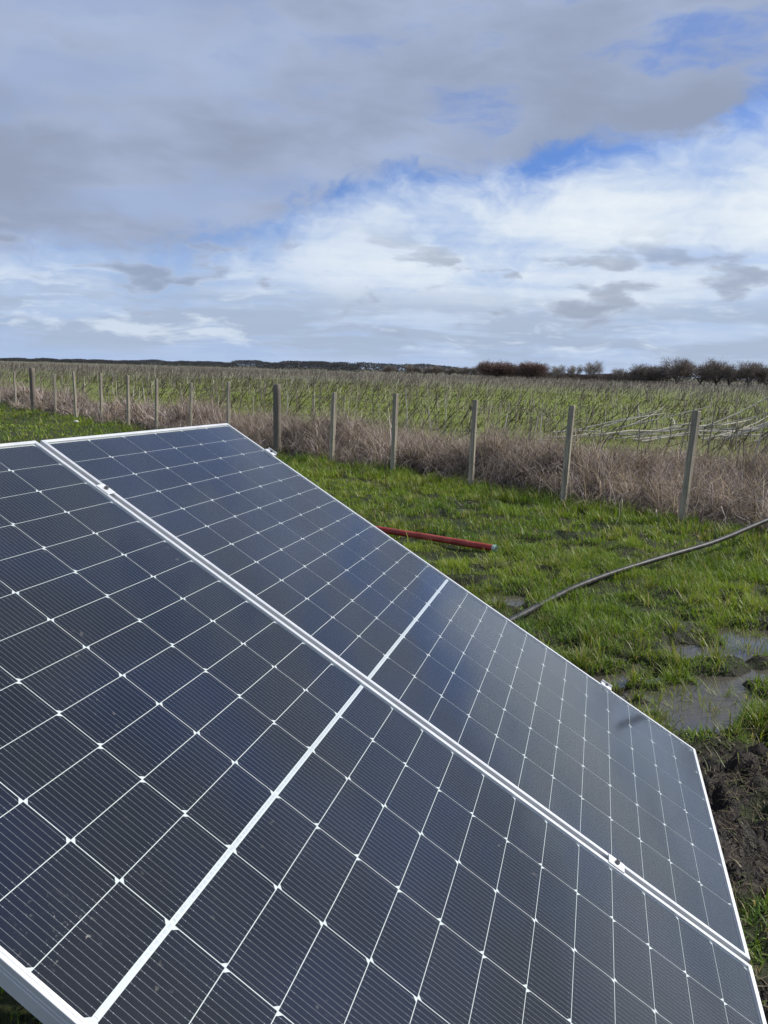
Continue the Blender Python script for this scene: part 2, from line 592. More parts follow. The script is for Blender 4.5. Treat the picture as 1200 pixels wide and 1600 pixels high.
def height(x, y):
    x, y = np.asarray(x, float), np.asarray(y, float)
    near = sstep(-np.hypot(x, y), -60, -25)
    w = w_fence(x, y)
    h = 0.035 * (fbm(x * 1.7, y * 1.7, 4, 3) - 0.5) * near + 0.05 * (fbm(x * 0.35, y * 0.35, 3, 5) - 0.5) * near
    lumps = (fbm(x * 6.5, y * 6.5, 3, 77) - 0.42) * 0.05 * sstep(-np.hypot(x - 1.5, y - 5), -8, -3)
    h = h + np.maximum(lumps, -0.02)
    p = puddle_mask(x, y) + 1.9 * (fbm(x * 4.4, y * 4.4, 4, 11) - 0.53)
    h = h - 0.075 * sstep(p, 0.0, 0.5)
    md = mud_mask(x, y)
    clod = np.abs(fbm(x * 8.5, y * 8.5, 4, 21) - 0.5) * 2
    fine = np.abs(fbm(x * 19, y * 19, 3, 23) - 0.5) * 2
    rut = np.sin((x * 0.62 + y * 0.9) * 9.5 + 3 * fbm(x * 1.6, y * 1.6, 2, 29))
    h = h + md * (clod * 0.12 - 0.03 + fine * 0.075 + rut * 0.03)
    h = h + 0.10 * sstep(w, 0.0, 0.5) * near * (1 - sstep(w / strip_w(x, y), 1.0, 1.25))
    h = h + 0.42 * np.maximum(fbm(x * 1.15, y * 1.15, 3, 121) - 0.42, 0) / 0.3 * 0.6 * sstep(w, 0.25, 0.9) * near * (1 - sstep(w / strip_w(x, y), 0.85, 1.1))
    return h


def axis(dense0, dense1, step, far0, far1, grow):
    c = list(np.arange(dense0, dense1 + 1e-6, step))
    s, x = step, c[-1]
    while x < far1:
        s *= grow
        x += s
        c.append(x)
    s, x, pre = step, c[0], []
    while x > far0:
        s *= grow
        x -= s
        pre.append(x)
    return np.array(pre[::-1] + c)


gx = axis(0.4, 3.0, 0.025, -4000, 4000, 1.065)
gy = axis(1.2, 5.0, 0.025, -400, 6000, 1.065)
X, Y = np.meshgrid(gx, gy)
Z = height(X, Y)
nx, ny = len(gx), len(gy)
idx = np.arange(nx * ny).reshape(ny, nx)
quads = np.stack([idx[:-1, :-1], idx[:-1, 1:], idx[1:, 1:], idx[1:, :-1]], -1).reshape(-1, 4)
w = w_fence(X, Y)
wn = w + 0.5 * (fbm(X * 1.3, Y * 1.3, 3, 51) - 0.5)
wq = wn / strip_w(X, Y)
gcol = np.zeros((nx * ny, 3), np.float32)
mudv = mud_mask(X, Y).ravel()
wet = sstep(puddle_mask(X, Y).ravel(), -0.5, 0.2)
gcol[:, 0] = np.maximum(mudv, wet * 0.9)
gcol[:, 1] = (sstep(wn, -0.15, 0.1) * (1 - sstep(wq, 0.9, 1.1))).ravel()
gcol[:, 2] = sstep(wq, 0.9, 1.1).ravel()
me = np_mesh('ground', np.stack([X, Y, Z], -1), quad=quads, col=gcol, smooth=True)
m, gg, o = new_mat('pasture_ground')
at = gg.node('ShaderNodeAttribute', attribute_name='col')
mu, stp, fld = gg.node('ShaderNodeSeparateColor').outputs[:] if False else (None, None, None)
sc_ = gg.node('ShaderNodeSeparateColor')
gg.l.new(at.outputs['Color'], sc_.inputs[0])
mu, stp, fld = sc_.outputs[0], sc_.outputs[1], sc_.outputs[2]
pos = gg.node('ShaderNodeNewGeometry').outputs['Position']
nA = gg.noise(pos, 9.0, 5, 0.62)
nB = gg.noise(pos, 1.3, 4, 0.55)
nC = gg.noise(pos, 42.0, 4, 0.65)
nD = gg.noise(pos, 0.16, 5, 0.6)
soil = gg.mix(gg.sm(nA, 0.35, 0.68), (0.030, 0.030, 0.014), (0.060, 0.066, 0.022))
soil = gg.mix(gg.sm(nB, 0.36, 0.55), soil, (0.050, 0.085, 0.016))
soil = gg.mix(gg.m('MAXIMUM', gg.sm(gg.sep(pos)[1], 7.0, 14.0, 0.0, 0.85), gg.sm(gg.sep(pos)[0], 0.3, -1.5, 0.0, 0.8)), soil, gg.mix(gg.sm(nA, 0.3, 0.7), (0.060, 0.095, 0.014), (0.12, 0.16, 0.022)))
mudc = gg.mix(gg.sm(nA, 0.34, 0.66), (0.008, 0.006, 0.005), (0.019, 0.014, 0.011))
mudc = gg.mix(gg.sm(nC, 0.60, 0.75, 0.0, 0.5), mudc, (0.048, 0.038, 0.029))
strip = gg.mix(nA, (0.045, 0.035, 0.026), (0.10, 0.082, 0.062))
fl = gg.mix(gg.sm(nA, 0.3, 0.7), (0.105, 0.150, 0.018), (0.195, 0.235, 0.034))
fl = gg.mix(gg.sm(nB, 0.52, 0.70, 0.0, 0.6), fl, (0.080, 0.066, 0.040))
fl = gg.mix(gg.sm(nD, 0.40, 0.66, 0.0, 0.55), fl, (0.12, 0.10, 0.055))
fl = gg.mix(gg.sm(gg.sep(pos)[1], 45.0, 150.0, 0.0, 0.8), fl, (0.125, 0.108, 0.085))
c = gg.mix(mu, soil, mudc)
c = gg.mix(stp, c, strip)
c = gg.mix(fld, c, fl)
rg = gg.m('SUBTRACT', 0.9, gg.m('MULTIPLY', mu, gg.sm(nB, 0.3, 0.7, 0.05, 0.40)))
principled(gg, o, c, rg, 0, 0.22, bump(gg, gg.m('ADD', nA, gg.m('MULTIPLY', nC, 0.6)), 1.0, 0.035))
ground = link('ground', me, m)
tag(ground, 'wet green pasture ground with mud and a field beyond', 'ground', kind='structure')

# puddle water
m, gg, o = new_mat('muddy_water')
pos = gg.node('ShaderNodeNewGeometry').outputs['Position']
c = gg.mix(gg.noise(pos, 2.5, 3), (0.085, 0.078, 0.066), (0.060, 0.054, 0.045))
principled(gg, o, c, 0.04, 0, 0.5, bump(gg, gg.noise(pos, 26.0, 2), 0.05, 0.004))
M_WATER = m
for k, (cx_, cy_, a, b, rot) in enumerate(PUDDLES):
    n = 28
    v, f = [(0, 0, 0)], []
    for i in range(n):
        t = 2 * math.pi * i / n
        q = 1.42 + 0.12 * math.sin(3 * t + k)
        v.append((a * q * math.cos(t), b * q * math.sin(t), 0))
    f = [(0, 1 + i, 1 + (i + 1) % n) for i in range(n)]
    me = bpy.data.meshes.new('puddle')
    me.from_pydata(v, [], f)
    pd = link('puddle', me, M_WATER)
    pd.location = (cx_, cy_, WATER_Z + 0.0004 * k)
    pd.rotation_euler = (0, 0, rad(rot))
    tag(pd, 'shallow muddy puddle lying in the pasture', 'puddle', 'puddles in the pasture', 'structure')


# ------------------------------------------------------------------ blades of grass
def blades(x, y, z, L, W, azm, lean, curl, col, k=3, twist=None):
    """N tapered strips with k levels and a tip; returns verts, tris, colours"""
    n = len(x)
    ts = np.linspace(0, 1, k + 1)
    hx, hy = np.cos(azm), np.sin(azm)
    sa = azm + math.pi / 2 if twist is None else twist
    sx, sy = np.cos(sa), np.sin(sa)
    V = np.zeros((n, 2 * k + 1, 3), np.float32)
    px_, pz_ = np.zeros(n), np.zeros(n)
    ang = lean.copy()
    for i in range(k + 1):
        if i > 0:
            px_ = px_ + np.sin(ang) * L / k
            pz_ = pz_ + np.cos(ang) * L / k
            ang = ang + curl / k
        wd = W * (1 - ts[i] ** 1.6) * 0.5
        bx, by, bz = x + px_ * hx, y + px_ * hy, z + pz_
        if i < k:
            V[:, 2 * i] = np.stack([bx - sx * wd, by - sy * wd, bz], -1)
            V[:, 2 * i + 1] = np.stack([bx + sx * wd, by + sy * wd, bz], -1)
        else:
            V[:, 2 * k] = np.stack([bx, by, bz], -1)
    base = (np.arange(n) * (2 * k + 1))[:, None]
    T = []
    for i in range(k - 1):
        T += [[2 * i, 2 * i + 1, 2 * i + 3], [2 * i, 2 * i + 3, 2 * i + 2]]
    T.append([2 * k - 2, 2 * k - 1, 2 * k])
    T = np.array(T).ravel()[None, :] + base
    C = np.repeat(col[:, None, :], 2 * k + 1, 1)
    return V.reshape(-1, 3), T.reshape(-1, 3), C.reshape(-1, 3)


def merge(lst):
    V, T, C, b = [], [], [], 0
    for v, t, c in lst:
        V.append(v)
        T.append(t + b)
        C.append(c)
        b += len(v)
    return np.concatenate(V), np.concatenate(T), np.concatenate(C)


# the panels' own frame: origin, long side (down the slope), short side, face normal
PD = Vector((0.82982455, -0.23624496, -0.50554874)).normalized()
PS = Vector((0.26479683, 0.96417288, -0.01591551))
PS = (PS - PS.dot(PD) * PD).normalized()
PN = PD.cross(PS)
PO = Vector((-1.26617813, 1.05464242, 1.38698125))


def view_cone(x, y, extra=0.16):
    return (y > 0.6) & (np.abs(x) < y * (0.52 + extra) + 1.6)


def scatter(n, x0, x1, y0, y1):
    return RNG.uniform(x0, x1, n), RNG.uniform(y0, y1, n)


def pasture_pts(n, x0, x1, y0, y1):
    x, y = scatter(n, x0, x1, y0, y1)
    w = w_fence(x, y) + 0.45 * (fbm(x * 1.3, y * 1.3, 3, 51) - 0.5)
    keep = view_cone(x, y) & (w < 0.22)
    return x[keep], y[keep]


def grass_cols(n, x, y):
    p = fbm(x * 1.1, y * 1.1, 3, 61)
    q = RNG.random(n)
    dark = np.array([0.075, 0.148, 0.015])
    lite = np.array([0.255, 0.345, 0.030])
    t = np.clip(0.55 * q + 1.1 * (p - 0.38), 0, 1)[:, None]
    c = dark * (1 - t) + lite * t
    straw = RNG.random(n) < 0.06 + 0.12 * sstep(fbm(x * 2.1, y * 2.1, 2, 63), 0.5, 0.7)
    sc = np.array([0.34, 0.29, 0.15]) * RNG.uniform(0.6, 1.1, (n, 1))
    c[straw] = sc[straw]
    return c * RNG.uniform(0.9, 1.35, (n, 1))


parts = []
for (n, x0, x1, y0, y1, Lm, Wm, kk) in [(320000, 0.2, 5.4, 1.4, 7.2, 0.064, 0.0050, 3), (230000, -5, 4.2, 7.0, 13.5, 0.066, 0.0080, 2), (165000, -20, -1.0, 8.5, 36.0, 0.085, 0.0170, 2), (62000, -7.5, 0.25, 0.7, 8.6, 0.075, 0.0100, 2)]:
    x, y = pasture_pts(n, x0, x1, y0, y1)
    cl_ = fbm(x * 5.0, y * 5.0, 3, 71)
    big_ = fbm(x * 1.4, y * 1.4, 3, 73)
    md = mud_mask(x, y)
    h = height(x, y)
    pm = sstep(WATER_Z + 0.016 - h, -0.004, 0.012)
    dens = np.clip(0.55 + 3.2 * (cl_ - 0.40), 0.10 if kk == 3 else (0.25 if Wm < 0.01 else 0.7), 1) * (1 - 0.90 * md) * (1 - pm * np.where(fbm(x * 4.6, y * 4.6, 3, 111) > 0.53, 0.35, 0.90))
    keep = RNG.random(len(x)) < dens
    x, y, cl_, big_, h, md = x[keep], y[keep], cl_[keep], big_[keep], h[keep], md[keep]
    n = len(x)
    w = w_fence(x, y)
    edge = 1 + 0.8 * sstep(w, -0.9, -0.15)
    L = Lm * RNG.gamma(5, 0.2, n) * (0.45 + 1.3 * np.clip(cl_ - 0.25, 0, 1)) * (0.7 + 0.9 * (big_ - 0.25)) * edge
    L = np.clip(L, 0.025, 0.26)
    Wd = Wm * RNG.uniform(0.6, 1.35, n)
    azm = RNG.uniform(0, 2 * math.pi, n)
    lean = np.abs(RNG.normal(0.40, 0.38, n)) + md * 0.6
    curl = RNG.uniform(0.2, 1.6, n)
    col_ = grass_cols(n, x, y)
    mm = md > 0.4
    col_[mm] = col_[mm] * 0.45 + np.array([0.12, 0.095, 0.055]) * 0.55
    parts.append(blades(x, y, h - 0.006, L, Wd, azm, lean, curl, col_, kk))
# coarser tussocks and taller clumps among the turf
for (nt_, x0, x1, y0, y1, ln_, wd0) in [(230, 0.6, 5.0, 3.2, 7.2, 0.17, 0.0052), (200, -4.5, 4.2, 7.2, 13.0, 0.17, 0.0075), (160, -18, -2.0, 10, 30, 0.18, 0.014)]:
    x, y = pasture_pts(nt_ * 3, x0, x1, y0, y1)
    ok = (mud_mask(x, y) < 0.2) & (RNG.random(len(x)) < 0.35 + 0.65 * sstep(w_fence(x, y), -1.6, -0.2))
    x, y = x[ok][:nt_], y[ok][:nt_]
    i = np.repeat(np.arange(len(x)), 34)
    n = len(i)
    a_ = RNG.uniform(0, 6.28, n)
    r_ = np.abs(RNG.normal(0, 0.03, n)) * (1 + 0.02 * y[i])
    bx, by = x[i] + r_ * np.cos(a_), y[i] + r_ * np.sin(a_)
    tn = RNG.uniform(0.65, 1.15, len(x))[i][:, None]
    c = (np.array([0.13, 0.19, 0.024]) + RNG.random((n, 1)) * np.array([0.14, 0.13, 0.02])) * tn
    dd = RNG.random(n) < 0.16
    c[dd] = np.array([0.42, 0.36, 0.20]) * RNG.uniform(0.6, 1.1, (dd.sum(), 1))
    parts.append(blades(bx, by, height(bx, by) - 0.008, ln_ * RNG.uniform(0.4, 1.1, n), wd0 * RNG.uniform(0.6, 1.3, n), a_ + RNG.normal(0, 0.5, n), np.abs(RNG.normal(0.3, 0.25, n)), RNG.uniform(0.4, 2.0, n), c, 4))
V, T, Cc = merge(parts)
M_GRASS = mat_blades('grass_blades', 0.34, 0.5, 0.4)
gr = link('pasture_grass', np_mesh('pasture_grass', V, tri=T, col=Cc), M_GRASS)
tag(gr, 'short lush wet grass covering the pasture in front of the fence', 'grass', kind='stuff')
N_GRASS = len(T)

# straw litter trodden into the mud
x, y = scatter(22000, 0.3, 2.6, 1.2, 3.5)
keep = (mud_mask(x, y) > 0.3) & view_cone(x, y) & (RNG.random(len(x)) < 0.25 + 1.2 * (fbm(x * 4, y * 4, 3, 91) - 0.35))
x, y = x[keep], y[keep]
n = len(x)
col_ = np.array([0.21, 0.17, 0.11]) * RNG.uniform(0.2, 1.1, (n, 1))
V, T, Cc = blades(x, y, height(x, y) + 0.002, RNG.uniform(0.02, 0.085, n), RNG.uniform(0.0018, 0.0042, n), RNG.uniform(0, 6.28, n), RNG.uniform(0.9, 1.6, n), RNG.uniform(-0.6, 1.1, n), col_, 3)
lit = link('straw_litter', np_mesh('straw_litter', V, tri=T, col=Cc), mat_blades('straw_blades', 0.15, 0.7, 0.2))
tag(lit, 'dead straw and root litter trodden into the dark mud', 'straw', kind='stuff')

# dead rank grass along the fence
parts = []
for (s0, s1, n_t, per, wf) in [(-8, 4.5, 1500, 66, 1.35), (4.5, 13, 800, 58, 1.8), (13, 40, 1300, 28, 3.0)]:
    s_ = RNG.uniform(s0, s1, n_t)
    wm_ = np.clip(4.2 - 0.24 * s_, 2.2, 4.8)
    w_ = RNG.uniform(0.02, 1.0, n_t) * wm_ + 0.6 * (vnoise(s_ * 0.9, s_ * 0, 81) - 0.5)
    tx, ty = FA[0] + FU[0] * s_ + FN[0] * w_, FA[1] + FU[1] * s_ + FN[1] * w_
    size = (0.35 + 1.15 * fbm(tx * 1.1, ty * 1.1, 3, 83)) * RNG.uniform(0.65, 1.35, n_t)
    size = size * (0.62 + 0.38 * sstep(w_, 0.1, 0.6)) * (1 - 0.30 * sstep(w_ / wm_, 0.75, 1.05))
    flop = RNG.uniform(0, 2 * math.pi, n_t)
    tone = RNG.uniform(0.50, 1.30, n_t)
    i = np.repeat(np.arange(n_t), per)
    n = len(i)
    r_ = np.abs(RNG.normal(0, 0.085, n))
    a_ = RNG.uniform(0, 2 * math.pi, n)
    x, y = tx[i] + r_ * np.cos(a_), ty[i] + r_ * np.sin(a_)
    mixd = RNG.random(n) < 0.55
    azm = np.where(mixd, flop[i] + RNG.normal(0, 0.5, n), a_ + RNG.normal(0, 0.6, n))
    L = 0.62 * size[i] * RNG.uniform(0.45, 1.25, n)
    colb = np.array([0.44, 0.365, 0.335]) * tone[i][:, None] * (0.30 + 1.35 * RNG.random((n, 1)) ** 1.6)
    whisk = RNG.random(n) < 0.05
    colb[whisk] = np.array([0.60, 0.54, 0.46])
    hue = RNG.random((n, 1))
    colb = colb * (1 + (hue - 0.5) * np.array([0.04, 0.10, 0.20]))
    parts.append(blades(x, y, height(x, y) - 0.02, L, 0.0056 * wf * RNG.uniform(0.5, 1.4, n), azm, np.abs(RNG.normal(0.65, 0.48, n)), RNG.uniform(0.2, 3.2, n), colb, 3, twist=RNG.uniform(0, 6.28, n)))
V, T, Cc = merge(parts)
dg = link('dead_grass', np_mesh('dead_grass', V, tri=T, col=Cc), mat_blades('dead_grass_blades', 0.22, 0.75, 0.2))
tag(dg, 'rank dead pinkish brown grass growing along the fence line', 'dead grass', kind='stuff')

# mossy grass of the field behind
parts = []
for (w0, w1, s0, s1, n, Lm, Wm) in [(2.2, 14, -16, 34, 90000, 0.075, 0.013), (14, 48, -45, 75, 70000, 0.11, 0.035)]:
    s_, w_ = RNG.uniform(s0, s1, n), RNG.uniform(w0, w1, n)
    x, y = FA[0] + FU[0] * s_ + FN[0] * w_, FA[1] + FU[1] * s_ + FN[1] * w_
    p = fbm(x * 0.9, y * 0.9, 3, 95)
    keep = view_cone(x, y) & (w_ > 0.92 * strip_w(x, y)) & (RNG.random(n) < np.clip(0.15 + 2.0 * (p - 0.3), 0, 1))
    x, y, p = x[keep], y[keep], p[keep]
    n = len(x)
    t = RNG.random((n, 1))
    c = np.array([0.085, 0.115, 0.014]) * (1 - t) + np.array([0.20, 0.225, 0.028]) * t
    st = RNG.random(n) < 0.28
    c[st] = np.array([0.17, 0.135, 0.085]) * RNG.uniform(0.5, 1.1, (st.sum(), 1))
    parts.append(blades(x, y, height(x, y) - 0.005, Lm * RNG.gamma(5, 0.2, n), Wm * RNG.uniform(0.6, 1.4, n), RNG.uniform(0, 6.28, n), np.abs(RNG.normal(0.3, 0.3, n)), RNG.uniform(0.2, 1.3, n), c, 2))
V, T, Cc = merge(parts)
fg = link('field_grass', np_mesh('field_grass', V, tri=T, col=Cc), mat_blades('moss_blades', 0.25, 0.75, 0.12))
tag(fg, 'yellow green mossy grass between the canes of the field', 'grass', kind='stuff')

# ------------------------------------------------------------------ solar panels
RU_, CU_ = 0.0934, 0.184
BAND = 0.0089
U_END = 24 * RU_ + BAND - (RU_ - CL)
X0, X1 = -0.0137, U_END + 0.0137
Y0, Y1 = -0.015, 6 * CU_ - (CU_ - CW) + 0.015
PW = Y1 - Y0


def cell_mesh(name, at_low):
    ch = 0.0077
    if at_low:      # clipped corners at the x = 0 end
        out_ = [(ch, 0), (CL, 0), (CL, CW), (ch, CW), (0, CW - ch), (0, ch)]
    else:
        out_ = [(0, 0), (CL - ch, 0), (CL, ch), (CL, CW - ch), (CL - ch, CW), (0, CW)]
    b = MB()
    b.loft([[(x, y, 0) for x, y in out_], [(x, y, 0.0005) for x, y in out_]])
    me = b.mesh(name)
    me.materials.append(M_CELL)
    return me


CELL_LO, CELL_HI = cell_mesh('solar_cell_a', True), cell_mesh('solar_cell_b', False)

# frame section: (distance in from the outer edge, height)
PROF = [(0.0115, -0.0020), (0.0115, 0.0006), (0.0110, 0.0010), (0.0066, 0.0010), (0.0062, 0.0002), (0.0052, 0.0002), (0.0048, 0.0010), (0.0006, 0.0010), (0.0, 0.0003),
        (0.0, -0.0070), (0.0010, -0.0075), (0.0010, -0.0085), (0.0, -0.0090), (0.0, -0.0130), (0.0010, -0.0135), (0.0010, -0.0145), (0.0, -0.0150),
        (0.0, -0.0345), (0.0005, -0.0350), (0.0280, -0.0350), (0.0280, -0.0335), (0.0016, -0.0335), (0.0016, -0.0062), (0.0115, -0.0062)]


def frame_bar(side):
    b = MB()
    r0, r1 = [], []
    for i, z in PROF:
        if side == 'x0':
            r0.append((X0 + i, Y1 - i, z)); r1.append((X0 + i, Y0 + i, z))
        elif side == 'x1':
            r0.append((X1 - i, Y0 + i, z)); r1.append((X1 - i, Y1 - i, z))
        elif side == 'y0':
            r0.append((X0 + i, Y0 + i, z)); r1.append((X1 - i, Y0 + i, z))
        else:
            r0.append((X1 - i, Y1 - i, z)); r1.append((X0 + i, Y1 - i, z))
    g_ = 0.00012    # mitre gap
    d = (Vector(r1[0]) - Vector(r0[0])).normalized() * g_
    r0 = [Vector(p) + d for p in r0]
    r1 = [Vector(p) - d for p in r1]
    b.loft([r1, r0])
    return b


def solar_panel(off, label):
    mw = Matrix(((PD.x, PS.x, PN.x, 0), (PD.y, PS.y, PN.y, 0), (PD.z, PS.z, PN.z, 0), (0, 0, 0, 1)))
    org = PO + PD * off[0] + PS * off[1]
    mw.translation = org
    root = empty('solar_panel', mw)
    tag(root, label, 'solar panel', 'solar panels on the rack')
    for sd in ('x0', 'x1', 'y0', 'y1'):
        frame_bar(sd).build('frame_rail', M_ALU, root)
    b = MB()
    b.box((X0 + 0.002, Y0 + 0.002, -0.0060), (X1 - 0.002, Y1 - 0.002, -0.0055))
    b.build('backsheet', M_BACK, root)
    for u in range(24):
        for v in range(6):
            low = (v % 2 == 0) if u >= 12 else (v % 2 == 1)
            c_ = link('solar_cell', CELL_LO if low else CELL_HI, None, root)
            c_.location = (u * RU_ + (BAND if u >= 12 else 0), v * CU_, -0.00545)
    xb = 12 * RU_ - (RU_ - CL) + (BAND + RU_ - CL) / 2
    for v0, v1 in ((0.06, 0.99), (1.03, 2.99), (3.03, 4.99), (5.03, 5.93)):
        b = MB()
        b.box((xb - 0.0028, v0 * CU_, -0.00545), (xb + 0.0022, v1 * CU_, -0.0050))
        b.build('bus_ribbon', M_RIB, root)
    b = MB()
    b.box((X0 + 0.003, Y0 + 0.003, -0.0047), (X1 - 0.003, Y1 - 0.003, -0.0022))
    b.build('glass_pane', M_GLASS_SPLASHED if off[1] == 0 else M_GLASS, root)
    # junction boxes under the middle band
    for v in (0.5, 3.0, 5.5):
        b = MB()
        b.box((xb - 0.03, v * CU_ - 0.045, -0.024), (xb + 0.03, v * CU_ + 0.045, -0.0062), 0.003)
        b.build('junction_box', M_BLACK, root)
    return root


m, gg, o = new_mat('black_plastic')
principled(gg, o, gg.mix(gg.noise(objco(gg), 30.0, 3), (0.018, 0.018, 0.019), (0.035, 0.035, 0.036)), 0.5, 0, 0.4)
M_BLACK = m
pa = solar_panel((0, 0), 'dark blue solar panel nearest the camera, cut off by the left and bottom edges')
pb = solar_panel((0.0012, 1.1521), 'dark blue solar panel farther from the camera, its long edge against the grass')

# the rack the panels are clamped to
mw = Matrix(((PD.x, PS.x, PN.x, PO.x), (PD.y, PS.y, PN.y, PO.y), (PD.z, PS.z, PN.z, PO.z), (0, 0, 0, 1)))
rack = empty('mounting_rack', mw)
tag(rack, 'aluminium rack with clamps carrying the two tilted solar panels', 'rack')
YT = 1.1521 + Y1
RAILS = (0.235, 1.885)
for xr in RAILS:
    b = MB()
    # a slotted rail: two side webs, a floor, and lips
    for y_ in ((xr - 0.02, xr - 0.006), (xr + 0.006, xr + 0.02)):
        b.box((y_[0], Y0 - 0.05, -0.0785), (y_[1], YT + 0.05, -0.0352))
    b.box((xr - 0.0058, Y0 - 0.05, -0.0780), (xr + 0.0058, YT + 0.05, -0.060))
    b.build('rail', M_ALU, rack)


def clamp(xr, yc, mid):
    b = MB()
    hw, hl = (0.0175, 0.0225)
    if mid:
        b.box((xr - hl, yc - hw, 0.0012), (xr + hl, yc + hw, 0.0042), 0.0008)
        b.box((xr - hl + 0.001, yc - 0.0075, -0.033), (xr + hl - 0.001, yc - 0.0045, 0.0011))
        b.box((xr - hl + 0.001, yc + 0.0045, -0.033), (xr + hl - 0.001, yc + 0.0075, 0.0011))
        o_ = b.build('mid_clamp', M_ALU, rack)
        by = yc
    else:
        b.box((xr - hl, yc - 0.010, 0.0012), (xr + hl, yc + 0.022, 0.0045), 0.0008)
        b.box((xr - hl, yc + 0.0015, -0.035), (xr + hl, yc + 0.005, 0.0011))
        b.box((xr - hl, yc + 0.022, -0.035), (xr + hl, yc + 0.025, 0.0115))
        o_ = b.build('end_clamp', M_ALU, rack)
        by = yc + 0.012
    b = MB()
    b.tube([(xr, by, 0.0043 if mid else 0.0046), (xr, by, 0.0105)], 0.0062, 6)
    b.tube([(xr, by, 0.0105), (xr, by, 0.0135)], [0.0042, 0.0036], 6)
    b.build('bolt', M_BOLT, o_)


gapc = (Y1 + 1.1521 + Y0) / 2
for xr in RAILS:
    clamp(xr, gapc, True)
    clamp(xr - 0.02, YT, False)
# posts of the rack, vertical, standing on the ground
inv = mw.inverted()
for xr in RAILS:
    for yy in (0.22, 1.14, 2.06):
        top = mw @ Vector((xr, yy, -0.0790))
        gz = float(height(np.array([top.x]), np.array([top.y]))[0])
        b = MB()
        a, c = inv @ Vector((top.x, top.y, gz - 0.03)), inv @ top
        b.tube([a, c], 0.021, 8)
        b.build('rack_leg', M_STEEL, rack)
        b = MB()
        p0 = Vector((top.x, top.y, gz))
        ring = [inv @ (p0 + Vector((dx_ * 0.075, dy_ * 0.075, dz_))) for dz_ in (-0.02, 0.006) for dx_, dy_ in ((-1, -1), (1, -1), (1, 1), (-1, 1))]
        b.loft([ring[:4], ring[4:]])
        b.build('foot_plate', M_STEEL, rack)
for yy in (0.22, 1.14, 2.06):
    b = MB()
    hi_, lo_ = Vector((RAILS[0], yy + 0.035, -0.098)), Vector((RAILS[1], yy + 0.035, -0.098))
    b.box((RAILS[0] - 0.03, yy + 0.024, -0.118), (RAILS[1] + 0.03, yy + 0.064, -0.0788))
    b.build('cross_beam', M_ALU, rack)

# ------------------------------------------------------------------ the fence
fence = empty('wire_fence', Matrix.Translation((FA[0], FA[1], 0)))
tag(fence, 'wooden post fence with thin wires running across the pasture', 'fence')
POSTS = [-1.62, 0.0, 1.57, 3.12, 4.73, 6.28, 7.91, 9.65, 11.22, 12.85, 14.38, 16.04, 17.82, 19.43, 21.33, 23.08, 24.81, 26.6]
ROUND = {6, 14}
HGT = {1: 1.235, 2: 1.235, 3: 1.225, 4: 1.235, 5: 1.24, 6: 1.285, 14: 1.345}
for k, s_ in enumerate(POSTS):
    x, y = FU[0] * s_, FU[1] * s_
    gz = float(height(np.array([FA[0] + x]), np.array([FA[1] + y]))[0])
    H = HGT.get(k, 1.26 + random.uniform(-0.03, 0.03))
    b = MB()
    rings = []
    if k in ROUND:
        r0 = 0.072 if k == 6 else 0.080
        for z in (-0.12, 0.05, 0.4, 0.8, 1.15, 1.27, 1.285):
            zz = z * H / 1.285
            rr = r0 * (0.8 if z == 1.285 else 1.0)
            rings.append([(rr * (1 + 0.06 * math.sin(3 * t + z * 4) + 0.03 * math.sin(7 * t)) * math.cos(t), rr * (1 + 0.06 * math.sin(2 * t + z)) * math.sin(t), zz + 0.01 * math.sin(t) * (z > 1)) for t in [2 * math.pi * i / 14 for i in range(14)]])
        b.loft(rings)
    else:
        ha, hb = 0.037 + random.uniform(-0.004, 0.004), 0.027 + random.uniform(-0.003, 0.004)
        wv = [random.uniform(-0.005, 0.005) for _ in range(12)]
        zs = (-0.12, 0.0, 0.3, 0.62, 0.95, H - 0.012, H)
        for j, z in enumerate(zs):
            ox, oy = wv[j] * 1.2, wv[j + 4] * 1.0
            sh = 0.93 if z == H else 1.0 + 0.02 * wv[j] / 0.005
            A_, B_, cb = hb * sh, ha * sh, 0.006
            r_ = [(-A_ + cb, -B_), (A_ - cb, -B_), (A_, -B_ + cb), (A_, B_ - cb), (A_ - cb, B_), (-A_ + cb, B_), (-A_, B_ - cb), (-A_, -B_ + cb)]
            rings.append([(p + ox, q + oy, z) for p, q in r_])
        b.loft(rings)
    po = b.build('fence_post', M_POSTD if k in ROUND else M_POST, fence, smooth=k in ROUND)
    po.location = (x, y, gz)
    tilt = 0.026 if k not in ROUND else 0.005
    po.rotation_euler = (random.uniform(-tilt, tilt), random.uniform(-tilt, tilt), math.atan2(FU[1], FU[0]) + math.pi / 2 + random.uniform(-0.25, 0.25))
    if k in ROUND:
        po['label'] = 'thick round dark strainer post'
m, gg, o = new_mat('rusty_fence_wire')
principled(gg, o, gg.mix(gg.noise(objco(gg), 20.0, 3), (0.10, 0.085, 0.075), (0.22, 0.20, 0.18)), 0.6, 0.4)
M_WIRE = m
for zc_ in (0.42, 0.78, 1.10):
    b = MB()
    pts = []
    for i in range(len(POSTS) - 1):
        for q in (0, 0.25, 0.5, 0.75):
            s_ = POSTS[i] + (POSTS[i + 1] - POSTS[i]) * q
            pts.append((FU[0] * s_ - FN[0] * 0.046, FU[1] * s_ - FN[1] * 0.046, zc_ - 0.02 * (1 - (2 * q - 1) ** 2)))
    b.tube(pts, 0.0016, 4)
    b.build('fence_wire', M_WIRE, fence)

